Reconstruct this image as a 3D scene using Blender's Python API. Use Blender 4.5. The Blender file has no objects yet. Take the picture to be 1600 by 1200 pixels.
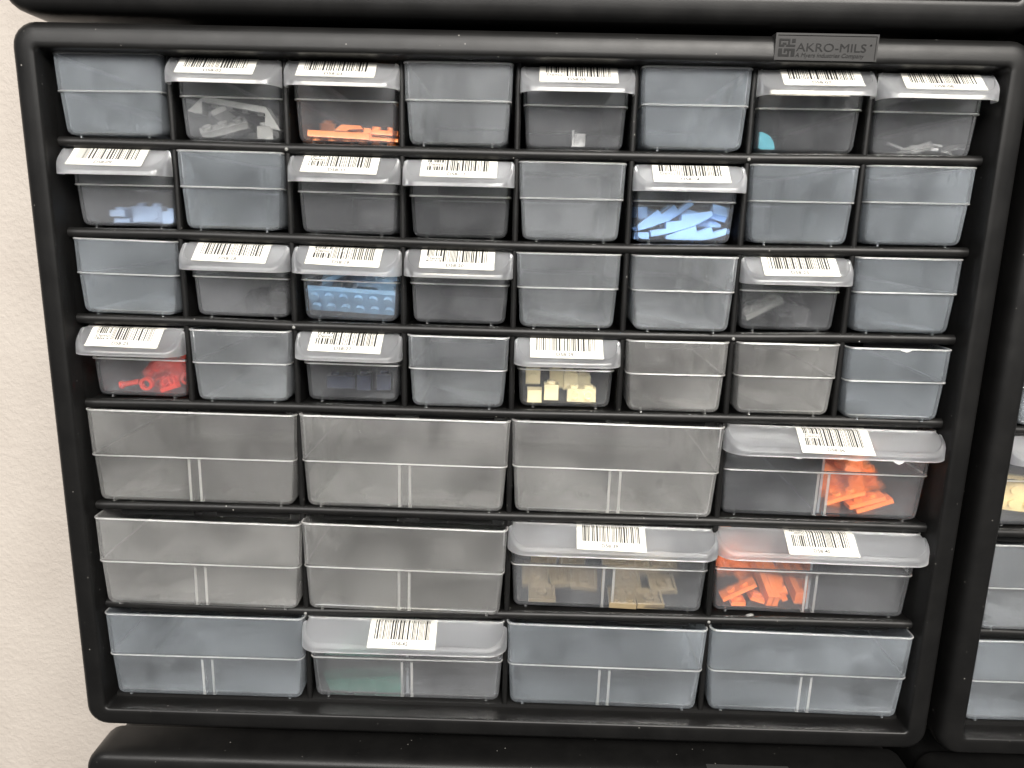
import bpy, bmesh, math, random
from mathutils import Vector, Matrix, Euler

S = 0.001                                   # all modelling below is in millimetres
PI = math.pi
rnd = random.Random(58)
scene = bpy.context.scene
COL = scene.collection


def V(x, y, z):
    """millimetres: x right, y up, z out of the wall -> Blender metres"""
    return Vector((x * S, -z * S, y * S))


# ------------------------------------------------------------------ materials
def new_mat(name):
    m = bpy.data.materials.new(name)
    m.use_nodes = True
    nt = m.node_tree
    for n in list(nt.nodes):
        nt.nodes.remove(n)
    out = nt.nodes.new('ShaderNodeOutputMaterial')
    return m, nt, out


def N(nt, kind, **kw):
    n = nt.nodes.new(kind)
    for k, v in kw.items():
        if k in n.inputs:
            n.inputs[k].default_value = v
        else:
            setattr(n, k, v)
    return n


def L(nt, a, b):
    nt.links.new(a, b)


def coords(nt, scale=1000.0):
    """object coordinates in millimetres"""
    tc = N(nt, 'ShaderNodeTexCoord')
    mp = N(nt, 'ShaderNodeMapping')
    mp.inputs['Scale'].default_value = (scale, scale, scale)
    L(nt, tc.outputs['Object'], mp.inputs['Vector'])
    return mp.outputs['Vector']


def ramp(nt, fac, stops):
    r = N(nt, 'ShaderNodeValToRGB')
    els = r.color_ramp.elements
    while len(els) < len(stops):
        els.new(0.5)
    for e, (p, c) in zip(els, stops):
        e.position = p
        e.color = (c[0], c[1], c[2], 1)
    L(nt, fac, r.inputs['Fac'])
    return r.outputs['Color']


def noise(nt, vec, scale, detail=3.0, rough=0.55):
    n = N(nt, 'ShaderNodeTexNoise')
    n.inputs['Scale'].default_value = scale
    n.inputs['Detail'].default_value = detail
    n.inputs['Roughness'].default_value = rough
    L(nt, vec, n.inputs['Vector'])
    return n.outputs['Fac']


def black_plastic(name, base=0.005, rough=0.37, bump=0.25, dust=0.10):
    m, nt, out = new_mat(name)
    p = N(nt, 'ShaderNodeBsdfPrincipled')
    p.inputs['Specular IOR Level'].default_value = 0.30
    v = coords(nt)
    # sparse pale dust specks and faint scuffs
    vor = N(nt, 'ShaderNodeTexVoronoi')
    vor.inputs['Scale'].default_value = 0.16
    vor.inputs['Randomness'].default_value = 1.0
    L(nt, v, vor.inputs['Vector'])
    speck = ramp(nt, vor.outputs['Distance'], [(0.0, (1, 1, 1)), (0.055, (1, 1, 1)), (0.075, (0, 0, 0))])
    pick = ramp(nt, noise(nt, v, 0.06, 2), [(0.5, (0, 0, 0)), (0.62, (1, 1, 1))])
    mul = N(nt, 'ShaderNodeMath', operation='MULTIPLY')
    L(nt, speck, mul.inputs[0]); L(nt, pick, mul.inputs[1])
    film = ramp(nt, noise(nt, v, 0.05, 5, 0.6), [(0.35, (0, 0, 0)), (0.75, (1, 1, 1))])
    fm = N(nt, 'ShaderNodeMath', operation='MULTIPLY'); fm.inputs[1].default_value = dust * 0.07
    L(nt, film, fm.inputs[0])
    sm = N(nt, 'ShaderNodeMath', operation='MULTIPLY'); sm.inputs[1].default_value = dust * 4.0
    L(nt, mul.outputs[0], sm.inputs[0])
    ad = N(nt, 'ShaderNodeMath', operation='ADD')
    L(nt, fm.outputs[0], ad.inputs[0]); L(nt, sm.outputs[0], ad.inputs[1])
    mix = N(nt, 'ShaderNodeMixRGB')
    mix.inputs['Color1'].default_value = (base, base * 0.98, base * 0.97, 1)
    mix.inputs['Color2'].default_value = (0.42, 0.40, 0.37, 1)
    L(nt, ad.outputs[0], mix.inputs['Fac'])
    L(nt, mix.outputs[0], p.inputs['Base Color'])
    rr = N(nt, 'ShaderNodeMapRange')
    rr.inputs['To Min'].default_value = rough - 0.07
    rr.inputs['To Max'].default_value = rough + 0.12
    L(nt, noise(nt, v, 0.07, 4), rr.inputs['Value'])
    L(nt, rr.outputs[0], p.inputs['Roughness'])
    b = N(nt, 'ShaderNodeBump')
    b.inputs['Strength'].default_value = bump
    b.inputs['Distance'].default_value = 0.00012
    L(nt, noise(nt, v, 1.6, 2), b.inputs['Height'])
    L(nt, b.outputs[0], p.inputs['Normal'])
    L(nt, p.outputs[0], out.inputs['Surface'])
    return m


def frosted(name, haze=0.11, tint=(0.90, 0.95, 1.0), clear=0.40, rough=0.55, ribbed=False, coat=1.0, gloss=0.17):
    """milky polypropylene: straight-through + softly scattered light + white haze + soft gloss"""
    m, nt, out = new_mat(name)
    v = coords(nt)
    oi0 = N(nt, 'ShaderNodeObjectInfo')               # no two drawers share the same cloudiness
    off = N(nt, 'ShaderNodeVectorMath', operation='ADD')
    sc0 = N(nt, 'ShaderNodeMath', operation='MULTIPLY'); sc0.inputs[1].default_value = 900.0
    L(nt, oi0.outputs['Random'], sc0.inputs[0])
    L(nt, v, off.inputs[0]); L(nt, sc0.outputs[0], off.inputs[1])
    rv = off.outputs[0]
    cloud = noise(nt, rv, 0.034, 3, 0.6)
    fine = noise(nt, v, 0.5, 3)
    tr = N(nt, 'ShaderNodeBsdfTransparent'); tr.inputs['Color'].default_value = (0.985, 0.988, 0.99, 1)
    rf = N(nt, 'ShaderNodeBsdfRefraction'); rf.inputs['IOR'].default_value = 1.1
    rf.inputs['Roughness'].default_value = rough
    rf.inputs['Color'].default_value = (0.985, 0.988, 0.99, 1)
    m1 = N(nt, 'ShaderNodeMixShader'); m1.inputs[0].default_value = 1 - clear
    L(nt, tr.outputs[0], m1.inputs[1]); L(nt, rf.outputs[0], m1.inputs[2])
    df = N(nt, 'ShaderNodeBsdfDiffuse'); df.inputs['Color'].default_value = (0.96 * tint[0], 0.96 * tint[1], 0.96 * tint[2], 1)
    tl = N(nt, 'ShaderNodeBsdfTranslucent'); tl.inputs['Color'].default_value = (0.96 * tint[0], 0.96 * tint[1], 0.96 * tint[2], 1)
    m2 = N(nt, 'ShaderNodeMixShader'); m2.inputs[0].default_value = 0.4
    L(nt, df.outputs[0], m2.inputs[1]); L(nt, tl.outputs[0], m2.inputs[2])
    hz = N(nt, 'ShaderNodeMapRange')
    hz.inputs['From Min'].default_value = 0.3; hz.inputs['From Max'].default_value = 0.7
    hz.inputs['To Min'].default_value = haze * 0.62; hz.inputs['To Max'].default_value = haze * 1.42
    L(nt, cloud, hz.inputs['Value'])
    # drawn streaks of the moulding and a little difference from drawer to drawer
    mp = N(nt, 'ShaderNodeMapping'); mp.inputs['Scale'].default_value = (0.35, 0.35, 0.03)
    L(nt, rv, mp.inputs['Vector'])
    stn = N(nt, 'ShaderNodeMapRange'); stn.inputs['To Min'].default_value = 0.82; stn.inputs['To Max'].default_value = 1.18
    L(nt, noise(nt, mp.outputs[0], 1.0, 4, 0.65), stn.inputs['Value'])
    oi = N(nt, 'ShaderNodeObjectInfo')
    orr = N(nt, 'ShaderNodeMapRange'); orr.inputs['To Min'].default_value = 0.88; orr.inputs['To Max'].default_value = 1.14
    L(nt, oi.outputs['Random'], orr.inputs['Value'])
    k1 = N(nt, 'ShaderNodeMath', operation='MULTIPLY'); k2 = N(nt, 'ShaderNodeMath', operation='MULTIPLY')
    L(nt, hz.outputs[0], k1.inputs[0]); L(nt, stn.outputs[0], k1.inputs[1])
    L(nt, k1.outputs[0], k2.inputs[0]); L(nt, orr.outputs[0], k2.inputs[1])
    # smudges and fine scratches that catch the light
    vs = N(nt, 'ShaderNodeTexVoronoi'); vs.inputs['Scale'].default_value = 0.09
    L(nt, rv, vs.inputs['Vector'])
    sc = ramp(nt, vs.outputs['Distance'], [(0.0, (1, 1, 1)), (0.035, (1, 1, 1)), (0.06, (0, 0, 0))])
    sm = ramp(nt, noise(nt, rv, 0.11, 6, 0.7), [(0.58, (0, 0, 0)), (0.75, (0.35, 0.35, 0.35))])
    sa = N(nt, 'ShaderNodeMath', operation='MAXIMUM')
    L(nt, sc, sa.inputs[0]); L(nt, sm, sa.inputs[1])
    sg = N(nt, 'ShaderNodeMath', operation='MULTIPLY'); sg.inputs[1].default_value = 0.10
    L(nt, sa.outputs[0], sg.inputs[0])
    hz2 = N(nt, 'ShaderNodeMath', operation='ADD')
    L(nt, k2.outputs[0], hz2.inputs[0]); L(nt, sg.outputs[0], hz2.inputs[1])
    hz = hz2
    # a wall seen edge-on is thicker to look through: haze -> 1 - (1 - haze) ^ (1 / cos)
    lw = N(nt, 'ShaderNodeLayerWeight'); lw.inputs['Blend'].default_value = 0.5
    cosn = N(nt, 'ShaderNodeMath', operation='SUBTRACT'); cosn.inputs[0].default_value = 1.0
    L(nt, lw.outputs['Facing'], cosn.inputs[1])
    cmx = N(nt, 'ShaderNodeMath', operation='MAXIMUM'); cmx.inputs[1].default_value = 0.13
    L(nt, cosn.outputs[0], cmx.inputs[0])
    inv = N(nt, 'ShaderNodeMath', operation='DIVIDE'); inv.inputs[0].default_value = 1.0
    L(nt, cmx.outputs[0], inv.inputs[1])
    om = N(nt, 'ShaderNodeMath', operation='SUBTRACT'); om.inputs[0].default_value = 1.0
    L(nt, hz.outputs[0], om.inputs[1])
    pw = N(nt, 'ShaderNodeMath', operation='POWER')
    L(nt, om.outputs[0], pw.inputs[0]); L(nt, inv.outputs[0], pw.inputs[1])
    hf = N(nt, 'ShaderNodeMath', operation='SUBTRACT'); hf.inputs[0].default_value = 1.0
    L(nt, pw.outputs[0], hf.inputs[1])
    m3 = N(nt, 'ShaderNodeMixShader')
    L(nt, hf.outputs[0], m3.inputs[0])
    L(nt, m1.outputs[0], m3.inputs[1]); L(nt, m2.outputs[0], m3.inputs[2])
    gl = N(nt, 'ShaderNodeBsdfGlossy'); gl.inputs['Roughness'].default_value = gloss
    gl.inputs['Color'].default_value = (coat, coat, coat, 1)
    fr = N(nt, 'ShaderNodeFresnel'); fr.inputs['IOR'].default_value = 1.36
    m4 = N(nt, 'ShaderNodeMixShader')
    L(nt, fr.outputs[0], m4.inputs[0]); L(nt, m3.outputs[0], m4.inputs[1]); L(nt, gl.outputs[0], m4.inputs[2])
    b = N(nt, 'ShaderNodeBump'); b.inputs['Strength'].default_value = 0.25
    b.inputs['Distance'].default_value = 0.00008
    if ribbed:
        w = N(nt, 'ShaderNodeTexWave'); w.bands_direction = 'Y'
        w.inputs['Scale'].default_value = 0.25; w.inputs['Distortion'].default_value = 0.15
        L(nt, v, w.inputs['Vector'])
        b.inputs['Strength'].default_value = 0.45; b.inputs['Distance'].default_value = 0.0002
        L(nt, w.outputs['Fac'], b.inputs['Height'])
    else:
        L(nt, fine, b.inputs['Height'])
    L(nt, b.outputs[0], gl.inputs['Normal']); L(nt, b.outputs[0], df.inputs['Normal'])
    L(nt, m4.outputs[0], out.inputs['Surface'])
    return m


def solid(name, rgb, rough=0.28, var=0.06):
    m, nt, out = new_mat(name)
    p = N(nt, 'ShaderNodeBsdfPrincipled')
    v = coords(nt)
    c = ramp(nt, noise(nt, v, 0.12, 3), [(0.3, [x * (1 - var) for x in rgb]), (0.7, [min(1, x * (1 + var)) for x in rgb])])
    L(nt, c, p.inputs['Base Color'])
    p.inputs['Roughness'].default_value = rough
    L(nt, p.outputs[0], out.inputs['Surface'])
    return m


def clear_colour(name, rgb):
    m, nt, out = new_mat(name)
    tr = N(nt, 'ShaderNodeBsdfTransparent'); tr.inputs['Color'].default_value = (*rgb, 1)
    p = N(nt, 'ShaderNodeBsdfPrincipled'); p.inputs['Base Color'].default_value = (*rgb, 1)
    p.inputs['Roughness'].default_value = 0.12
    tl = N(nt, 'ShaderNodeBsdfTranslucent'); tl.inputs['Color'].default_value = (*rgb, 1)
    a = N(nt, 'ShaderNodeMixShader'); a.inputs[0].default_value = 0.45
    L(nt, p.outputs[0], a.inputs[1]); L(nt, tl.outputs[0], a.inputs[2])
    v = coords(nt)
    f = N(nt, 'ShaderNodeMapRange'); f.inputs['To Min'].default_value = 0.5; f.inputs['To Max'].default_value = 0.7
    L(nt, noise(nt, v, 0.3, 2), f.inputs['Value'])
    mx = N(nt, 'ShaderNodeMixShader')
    L(nt, f.outputs[0], mx.inputs[0]); L(nt, tr.outputs[0], mx.inputs[1]); L(nt, a.outputs[0], mx.inputs[2])
    L(nt, mx.outputs[0], out.inputs['Surface'])
    return m


def paper(name, rgb):
    m, nt, out = new_mat(name)
    p = N(nt, 'ShaderNodeBsdfPrincipled'); p.inputs['Roughness'].default_value = 0.6
    v = coords(nt)
    c = ramp(nt, noise(nt, v, 0.25, 4), [(0.3, [x * 0.96 for x in rgb]), (0.7, rgb)])
    L(nt, c, p.inputs['Base Color'])
    L(nt, p.outputs[0], out.inputs['Surface'])
    return m


def plaster(name):
    m, nt, out = new_mat(name)
    p = N(nt, 'ShaderNodeBsdfPrincipled'); p.inputs['Roughness'].default_value = 0.7
    v = coords(nt)
    c = ramp(nt, noise(nt, v, 0.02, 5), [(0.3, (0.43, 0.385, 0.343)), (0.7, (0.47, 0.425, 0.38))])
    L(nt, c, p.inputs['Base Color'])
    n1 = noise(nt, v, 0.20, 5, 0.62)
    r1 = N(nt, 'ShaderNodeMapRange'); r1.inputs['From Min'].default_value = 0.42; r1.inputs['From Max'].default_value = 0.62
    L(nt, n1, r1.inputs['Value'])
    b = N(nt, 'ShaderNodeBump'); b.inputs['Strength'].default_value = 0.36; b.inputs['Distance'].default_value = 0.0008
    L(nt, r1.outputs[0], b.inputs['Height'])
    L(nt, b.outputs[0], p.inputs['Normal'])
    L(nt, p.outputs[0], out.inputs['Surface'])
    return m


M = {
    'black': black_plastic('black_polystyrene'),
    'black_in': black_plastic('black_polystyrene_inside', base=0.006, rough=0.48, dust=0.06),
    'dusty': black_plastic('dusty_black_polystyrene', rough=0.38, dust=0.2),
    'plate': black_plastic('name_plate_plastic', base=0.03, rough=0.5, bump=0.2, dust=0.04),
    'mark': black_plastic('engraved_lettering', base=0.003, rough=0.6, dust=0.0),
    'stub': solid('grey_sprue_mark', (0.2, 0.2, 0.19), 0.35),
    'tub': frosted('frosted_polypropylene', haze=0.095, rough=0.25),
    'tub_cool_sheen': frosted('cool_sheen_polypropylene', haze=0.097, rough=0.25, tint=(0.84, 0.92, 1.0)),  # same plastic, with the bluish room sheen put into its tint
    'tub_warm_sheen': frosted('warm_sheen_polypropylene', haze=0.09, rough=0.25, tint=(0.97, 0.965, 0.945)),  # same plastic, middle rows' warmer reflection put into its tint
    'tub_clear': frosted('clearer_frosted_polypropylene', haze=0.056, tint=(0.92, 0.95, 1.0), clear=0.64, rough=0.25),
    'lip': frosted('frosted_lip', haze=0.085, tint=(0.94, 0.96, 1.0), gloss=0.22),
    'lip_ribbed': frosted('frosted_ribbed_lip', haze=0.085, tint=(0.94, 0.96, 1.0), ribbed=True, gloss=0.34, coat=0.7),
    'edge': frosted('frosted_edge', haze=0.15, tint=(1.0, 0.98, 0.95)),
    'chip': frosted('chipped_white_edge', haze=0.55, tint=(1.0, 0.99, 0.97)),
    'rib': frosted('frosted_rib', haze=0.18, tint=(1.0, 0.98, 0.94)),
    'divider': frosted('frosted_divider', haze=0.16, tint=(0.85, 0.92, 1.0), clear=0.4),
    'paper': paper('label_paper', (0.70, 0.68, 0.615)),
    'card': paper('card_paper', (0.35, 0.32, 0.265)),
    'ink': solid('printed_ink', (0.012, 0.011, 0.012), 0.6),
    'ink_soft': solid('printed_grey_ink', (0.02, 0.02, 0.02), 0.6),
    'wall': plaster('orange_peel_plaster'),
    'dark_grey': solid('dark_grey_abs', (0.22, 0.22, 0.21)),
    'light_grey': solid('light_grey_abs', (0.22, 0.22, 0.215)),
    'nougat': solid('soft_orange_abs', (0.80, 0.26, 0.075)),
    'turquoise': solid('turquoise_abs', (0.055, 0.27, 0.34)),
    'ice_blue': solid('pale_blue_abs', (0.28, 0.39, 0.58)),
    'sky_blue': solid('sky_blue_abs', (0.29, 0.51, 0.87)),
    'sand_blue': solid('steel_blue_abs', (0.20, 0.36, 0.54)),
    'near_black': solid('black_abs', (0.014, 0.013, 0.014)),
    'navy': solid('navy_abs', (0.008, 0.012, 0.03)),
    'cream': solid('cream_abs', (0.86, 0.75, 0.46)),
    'coral': solid('bright_orange_abs', (1.0, 0.25, 0.06)),
    'tan': solid('dark_tan_abs', (0.25, 0.195, 0.115)),
    'green': solid('dark_green_abs', (0.018, 0.10, 0.07)),
    'yellow': solid('soft_yellow_abs', (0.80, 0.63, 0.31)),
    'white': solid('white_abs', (0.80, 0.80, 0.77)),
    'red': clear_colour('clear_red_plastic', (1.0, 0.10, 0.045)),
}


# ------------------------------------------------------------------ object helpers
def obj(name, bm, mat, parent=None, smooth=35, loc=None, rot=None):
    me = bpy.data.meshes.new(name)
    bmesh.ops.recalc_face_normals(bm, faces=bm.faces)
    bm.to_mesh(me)
    bm.free()
    if mat is not None:
        me.materials.append(mat)
    if smooth:
        for p in me.polygons:
            p.use_smooth = True
        me.set_sharp_from_angle(angle=math.radians(smooth))
    o = bpy.data.objects.new(name, me)
    COL.objects.link(o)
    if parent is not None:
        o.parent = parent
    if loc is not None:
        o.location = loc
    if rot is not None:
        o.rotation_euler = rot
    return o


def tag(o, label, cat, group=None):
    o['label'] = label
    o['category'] = cat
    if group:
        o['group'] = group
    return o


def empty(name, loc, label, cat, group=None):
    o = bpy.data.objects.new(name, None)
    o.empty_display_size = 0.01
    COL.objects.link(o)
    o.location = loc
    return tag(o, label, cat, group)


def box(bm, x0, x1, y0, y1, z0, z1, bev=0.0, M4=None):
    r = bmesh.ops.create_cube(bm, size=1.0)
    vs = r['verts']
    for v in vs:
        c = v.co
        v.co = V(x0 + (c.x + .5) * (x1 - x0), y0 + (c.z + .5) * (y1 - y0), z0 + (c.y + .5) * (z1 - z0))
    if bev:
        es = list({e for v in vs for e in v.link_edges})
        bmesh.ops.bevel(bm, geom=es, offset=bev * S, segments=2, affect='EDGES', profile=0.5)
    return vs


def cyl(bm, c, axis, r, h, seg=16, r2=None):
    """cylinder from point c along unit axis ('x','y','z' in mm frame) of height h"""
    r2 = r if r2 is None else r2
    ring = [[], []]
    for k, (rr, hh) in enumerate(((r, 0), (r2, h))):
        for i in range(seg):
            a = 2 * PI * i / seg
            u, w = rr * math.cos(a), rr * math.sin(a)
            if axis == 'y':
                p = (c[0] + u, c[1] + hh, c[2] + w)
            elif axis == 'z':
                p = (c[0] + u, c[1] + w, c[2] + hh)
            else:
                p = (c[0] + hh, c[1] + u, c[2] + w)
            ring[k].append(bm.verts.new(V(*p)))
    for i in range(seg):
        j = (i + 1) % seg
        bm.faces.new((ring[0][i], ring[0][j], ring[1][j], ring[1][i]))
    bm.faces.new(ring[0][::-1]); bm.faces.new(ring[1])


def prism(bm, pts, z0, z1):
    a = [bm.verts.new(V(x, y, z0)) for x, y in pts]
    b = [bm.verts.new(V(x, y, z1)) for x, y in pts]
    n = len(pts)
    for i in range(n):
        j = (i + 1) % n
        bm.faces.new((a[i], a[j], b[j], b[i]))
    bm.faces.new(a[::-1]); bm.faces.new(b)


def skin(bm, loops, close=True):
    """quads between successive vertex loops"""
    for A, B in zip(loops, loops[1:]):
        n = len(A)
        for i in range(n if close else n - 1):
            j = (i + 1) % n
            bm.faces.new((A[i], A[j], B[j], B[i]))


def rrect(x0, x1, y0, y1, r, seg):
    pts = []
    for cx, cy, a0 in ((x1 - r, y1 - r, 0), (x0 + r, y1 - r, 90), (x0 + r, y0 + r, 180), (x1 - r, y0 + r, 270)):
        for i in range(seg + 1):
            a = math.radians(a0 + 90 * i / seg)
            pts.append((cx + r * math.cos(a), cy + r * math.sin(a)))
    return pts


# ------------------------------------------------------------------ lettering
def text_bm(body, size, sx=1.0, bold=0.0, shear=0.0, align='CENTER'):
    cu = bpy.data.curves.new('lettering', 'FONT')
    cu.body = body; cu.size = size; cu.align_x = align; cu.align_y = 'BOTTOM_BASELINE'
    cu.offset = bold; cu.shear = shear; cu.resolution_u = 3
    cu.fill_mode = 'FRONT'
    o = bpy.data.objects.new('lettering', cu)
    COL.objects.link(o)
    bpy.context.view_layer.update()
    me = bpy.data.meshes.new_from_object(o.evaluated_get(bpy.context.evaluated_depsgraph_get()))
    bpy.data.objects.remove(o); bpy.data.curves.remove(cu)
    bm = bmesh.new(); bm.from_mesh(me); bpy.data.meshes.remove(me)
    for v in bm.verts:
        v.co.x *= sx
    return bm


# ------------------------------------------------------------------ cabinet measures
PITCH = 58.5
HS, HL = 45.5, 60.6
SHELF_Y = [HS, 0.0, -HS, -2 * HS, -3 * HS, -3 * HS - HL, -3 * HS - 2 * HL, -3 * HS - 3 * HL]   # shelf 0 = top, 7 = floor
SAG = {1: [.8, .4, -.2, -.35, -.5, -.35, -.2, .5, .85], 2: [.7, 1.0, .4, -.5, -1.0, -1.1, -.4, .4, .9],
       3: [1.0, .8, -.3, -.5, -.8, -1.0, -.7, .5, .8], 4: [-.3, .1, .2, -.1, -.3, 0, .2, .5, .4],
       5: [.6, .9, .9, .6, .3, .5, .7, .5, .2], 6: [.1, -.8, -1.4, -.8, 0, .3, .5, .8, .9]}   # the shelves are slightly warped
XW = 234.2
DEPTH = 140.0


def sag(k, x):
    s = SAG.get(k)
    if s is None:
        return 0.0
    t = min(7.9999, max(0.0, (x + 234) / 58.5))
    i = int(t)
    f = t - i
    f = f * f * (3 - 2 * f)
    return s[i] * (1 - f) + s[i + 1] * f


def bezel_loop(grow, z, r, bm, seg=6):
    x0, x1, y0, y1 = -234.8 - grow, 234.8 + grow, -319.3 - grow, 43.4 + grow
    return [bm.verts.new(V(x, y, z)) for x, y in rrect(x0, x1, y0, y1, r, seg)]


def build_cabinet(full, label):
    root = empty('drawer_cabinet', V(0, 0, 0), label, 'cabinet', 'black drawer cabinets on the wall')
    # bezel: rounded front frame
    bm = bmesh.new()
    prof = [(-0.7, -1.0, 2.0), (-0.4, 4, 2.2), (-0.1, 8.2, 2.4), (0.1, 9.5, 2.5), (0.5, 10.2, 2.8), (1.2, 10.55, 3.2), (3.0, 10.6, 4.2),
            (6.0, 10.35, 6.5), (8.8, 9.9, 9), (10.3, 9.2, 10.4), (11.5, 8.0, 11.3), (12.4, 6.2, 11.9), (12.9, 3.8, 12.3), (13.0, 1.0, 12.4),
            (13.0, -15.0, 12.4), (12.6, -16.5, 12), (11.0, -17, 11), (8.5, -17, 9)]
    loops = [bezel_loop(g, z, r, bm) for g, z, r in prof]
    skin(bm, loops)
    obj('bezel', bm, M['black'], root)
    # casing: outer shell, inner walls and closed back
    bm = bmesh.new()
    prof = [(8.4, -16.0, 9), (8.0, -60, 9), (7.0, -158, 9)]
    outer = [bezel_loop(g, z, r, bm) for g, z, r in prof]
    skin(bm, outer)
    bm.faces.new(outer[-1])
    inner = [bezel_loop(g, z, r, bm) for g, z, r in [(8.4, -16.0, 9), (-0.65, -1.2, 2), (-0.9, -30, 2), (-1.6, -DEPTH, 2)]]
    skin(bm, inner[1:])
    bm.faces.new(inner[-1][::-1])
    for v in inner[0]:
        bm.verts.remove(v)
    # sloping sill under the bottom row
    prism_pts = [(-1.0, SHELF_Y[7] - 1.2), (-1.0, SHELF_Y[7] + 1.6), (-3, SHELF_Y[7] + 2.4), (-DEPTH, SHELF_Y[7] + 2.4), (-DEPTH, SHELF_Y[7] - 0.9)]
    A = [bm.verts.new(V(-233.6, y, z)) for z, y in prism_pts]
    B = [bm.verts.new(V(233.6, y, z)) for z, y in prism_pts]
    skin(bm, [A, B], close=True)
    obj('casing', bm, M['black_in'], root)
    # name plate with engraved lettering
    bm = bmesh.new()
    px0, px1, py0, py1 = 121.8, 170.4, 44.4, 56.35
    fr = [(px0, py0, 11.0), (px1, py0, 11.0), (px1, py1, 11.6), (px0, py1, 11.6)]
    f = [bm.verts.new(V(*p)) for p in fr]
    bk = [bm.verts.new(V(p[0], p[1], -6)) for p in fr]
    inn = [bm.verts.new(V(px0 + .9, py0 + .5, 11.05)), bm.verts.new(V(px1 - .9, py0 + .5, 11.05)), bm.verts.new(V(px1 - .9, py1 - .9, 11.58)), bm.verts.new(V(px0 + .9, py1 - .9, 11.58))]
    inn2 = [bm.verts.new(v.co + V(0, 0, -0.45)) for v in inn]
    skin(bm, [bk, f, inn, inn2])
    bm.faces.new(inn2)
    pl = obj('name_plate', bm, M['plate'], root, smooth=20)

    def on_plate(b, x, y):
        for v in b.verts:
            X, Y = v.co.x, v.co.y
            yy = y + Y
            zz = 11.05 + (yy - py0) / (py1 - py0) * 0.55 - 0.45 + 0.2
            v.co = V(x + X, yy, zz)
        return b
    if full:
        obj('lettering', on_plate(text_bm('AKRO-MILS', 5.2, 1.27), 148.6, 48.5), M['mark'], pl, smooth=0)
        obj('lettering', on_plate(text_bm('A Myers Industries Company', 2.75, 1.0, 0.0, 0.22), 148.0, 45.9), M['mark'], pl, smooth=0)
        b = bmesh.new()
        cyl(b, (0, 0, 0), 'z', 0.42, 0.02, 10)
        for v in b.verts:
            v.co = Vector((v.co.x / S, v.co.z / S, 0))
        obj('lettering', on_plate(b, 167.2, 51.6), M['mark'], pl, smooth=0)
        # square emblem of block letter strokes, on a 9 x 9 grid
        art = ["111111.11",
               "1....1.11",
               "1.11.1...",
               "111.11111",
               ".........",
               "11.111111",
               "11.1.1.11",
               "11...1.11",
               "111111.11"]
        b = bmesh.new()
        cs = 0.86
        for r, row in enumerate(art):
            for c, ch in enumerate(row):
                if ch == '1':
                    q = [b.verts.new(Vector((c * cs + dx * cs * 1.02, (8 - r) * cs + dy * cs * 1.02, 0))) for dx, dy in ((0, 0), (1, 0), (1, 1), (0, 1))]
                    b.faces.new(q)
        obj('emblem', on_plate(b, 123.6, 46.1), M['mark'], pl, smooth=0)
    if not full:
        return root
    # shelves
    for k in range(1, 7):
        bm = bmesh.new()
        prof = [(-DEPTH, 1.3), (-6, 1.5), (-3.2, 2.3), (-1.7, 2.75), (-0.5, 2.3), (0.35, 1.3), (0.6, 0), (0.35, -1.3), (-0.5, -2.3), (-1.7, -2.75), (-3.2, -2.2), (-6, -1.2), (-DEPTH, -1.0)]
        rows = []
        for i in range(25):
            x = -233.9 + 467.8 * i / 24
            rows.append([bm.verts.new(V(x, SHELF_Y[k] + y + sag(k, x), z)) for z, y in prof])
        skin(bm, rows)
        obj('shelf', bm, M['dusty'], root, smooth=50)
    # upright dividers
    for r in range(7):
        top, bot = SHELF_Y[r], SHELF_Y[r + 1]
        n = 8 if r < 4 else 4
        for c in range(1, n):
            x = -234 + 468 / n * c
            bm = bmesh.new()
            yt = top - 2.0 + sag(r, x) if r else top - 2.4
            yb = bot + 2.0 + sag(r + 1, x)
            prof = [(-DEPTH, 0.9), (-5, 1.0), (-3, 1.45), (-1.6, 1.5), (-0.8, 1.05), (-0.5, 0.0), (-0.8, -1.05), (-1.6, -1.5), (-3, -1.45), (-5, -1.0), (-DEPTH, -0.9)]
            skin(bm, [[bm.verts.new(V(x + w, y, z)) for z, w in prof] for y in (yb, yt)])
            obj('divider', bm, M['black'], root, smooth=50)
    # stops that hang from each shelf just behind its front
    for r in range(3, 7):
        n, wid = (1, 35) if r < 4 else (2, 42)
        cells = 8 if r < 4 else 4
        for c in range(cells):
            x0 = -234 + 468 / cells * c
            for q in range(n):
                cx = x0 + 468 / cells * (0.5 if n == 1 else (0.27, 0.74)[q]) + (2 if n == 1 else 0)
                bm = bmesh.new()
                y = SHELF_Y[r] + sag(r, cx)
                box(bm, cx - wid / 2, cx + wid / 2, y - 7.6, y - 1.6, -8.6, -7.2)
                obj('drawer_stop', bm, M['black_in'], root, smooth=0)
    # pale sprue marks at six crossings
    for k, c in ((1, 2), (1, 6), (3, 2), (3, 6), (6, 2), (6, 6)):
        x = -234 + 58.5 * c
        bm = bmesh.new()
        bmesh.ops.create_icosphere(bm, subdivisions=2, radius=0.95 * S)
        for v in bm.verts:
            v.co = Vector((v.co.x, v.co.y * 0.7, v.co.z)) + V(x, SHELF_Y[k] + sag(k, x) - 0.5, 0.7)
        obj('sprue_mark', bm, M['stub'], root)
    return root


def copy_tree(o, parent=None):
    c = o.copy()
    COL.objects.link(c)
    if parent is not None:
        c.parent = parent
    for ch in o.children:
        copy_tree(ch, c)
    return c


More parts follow.
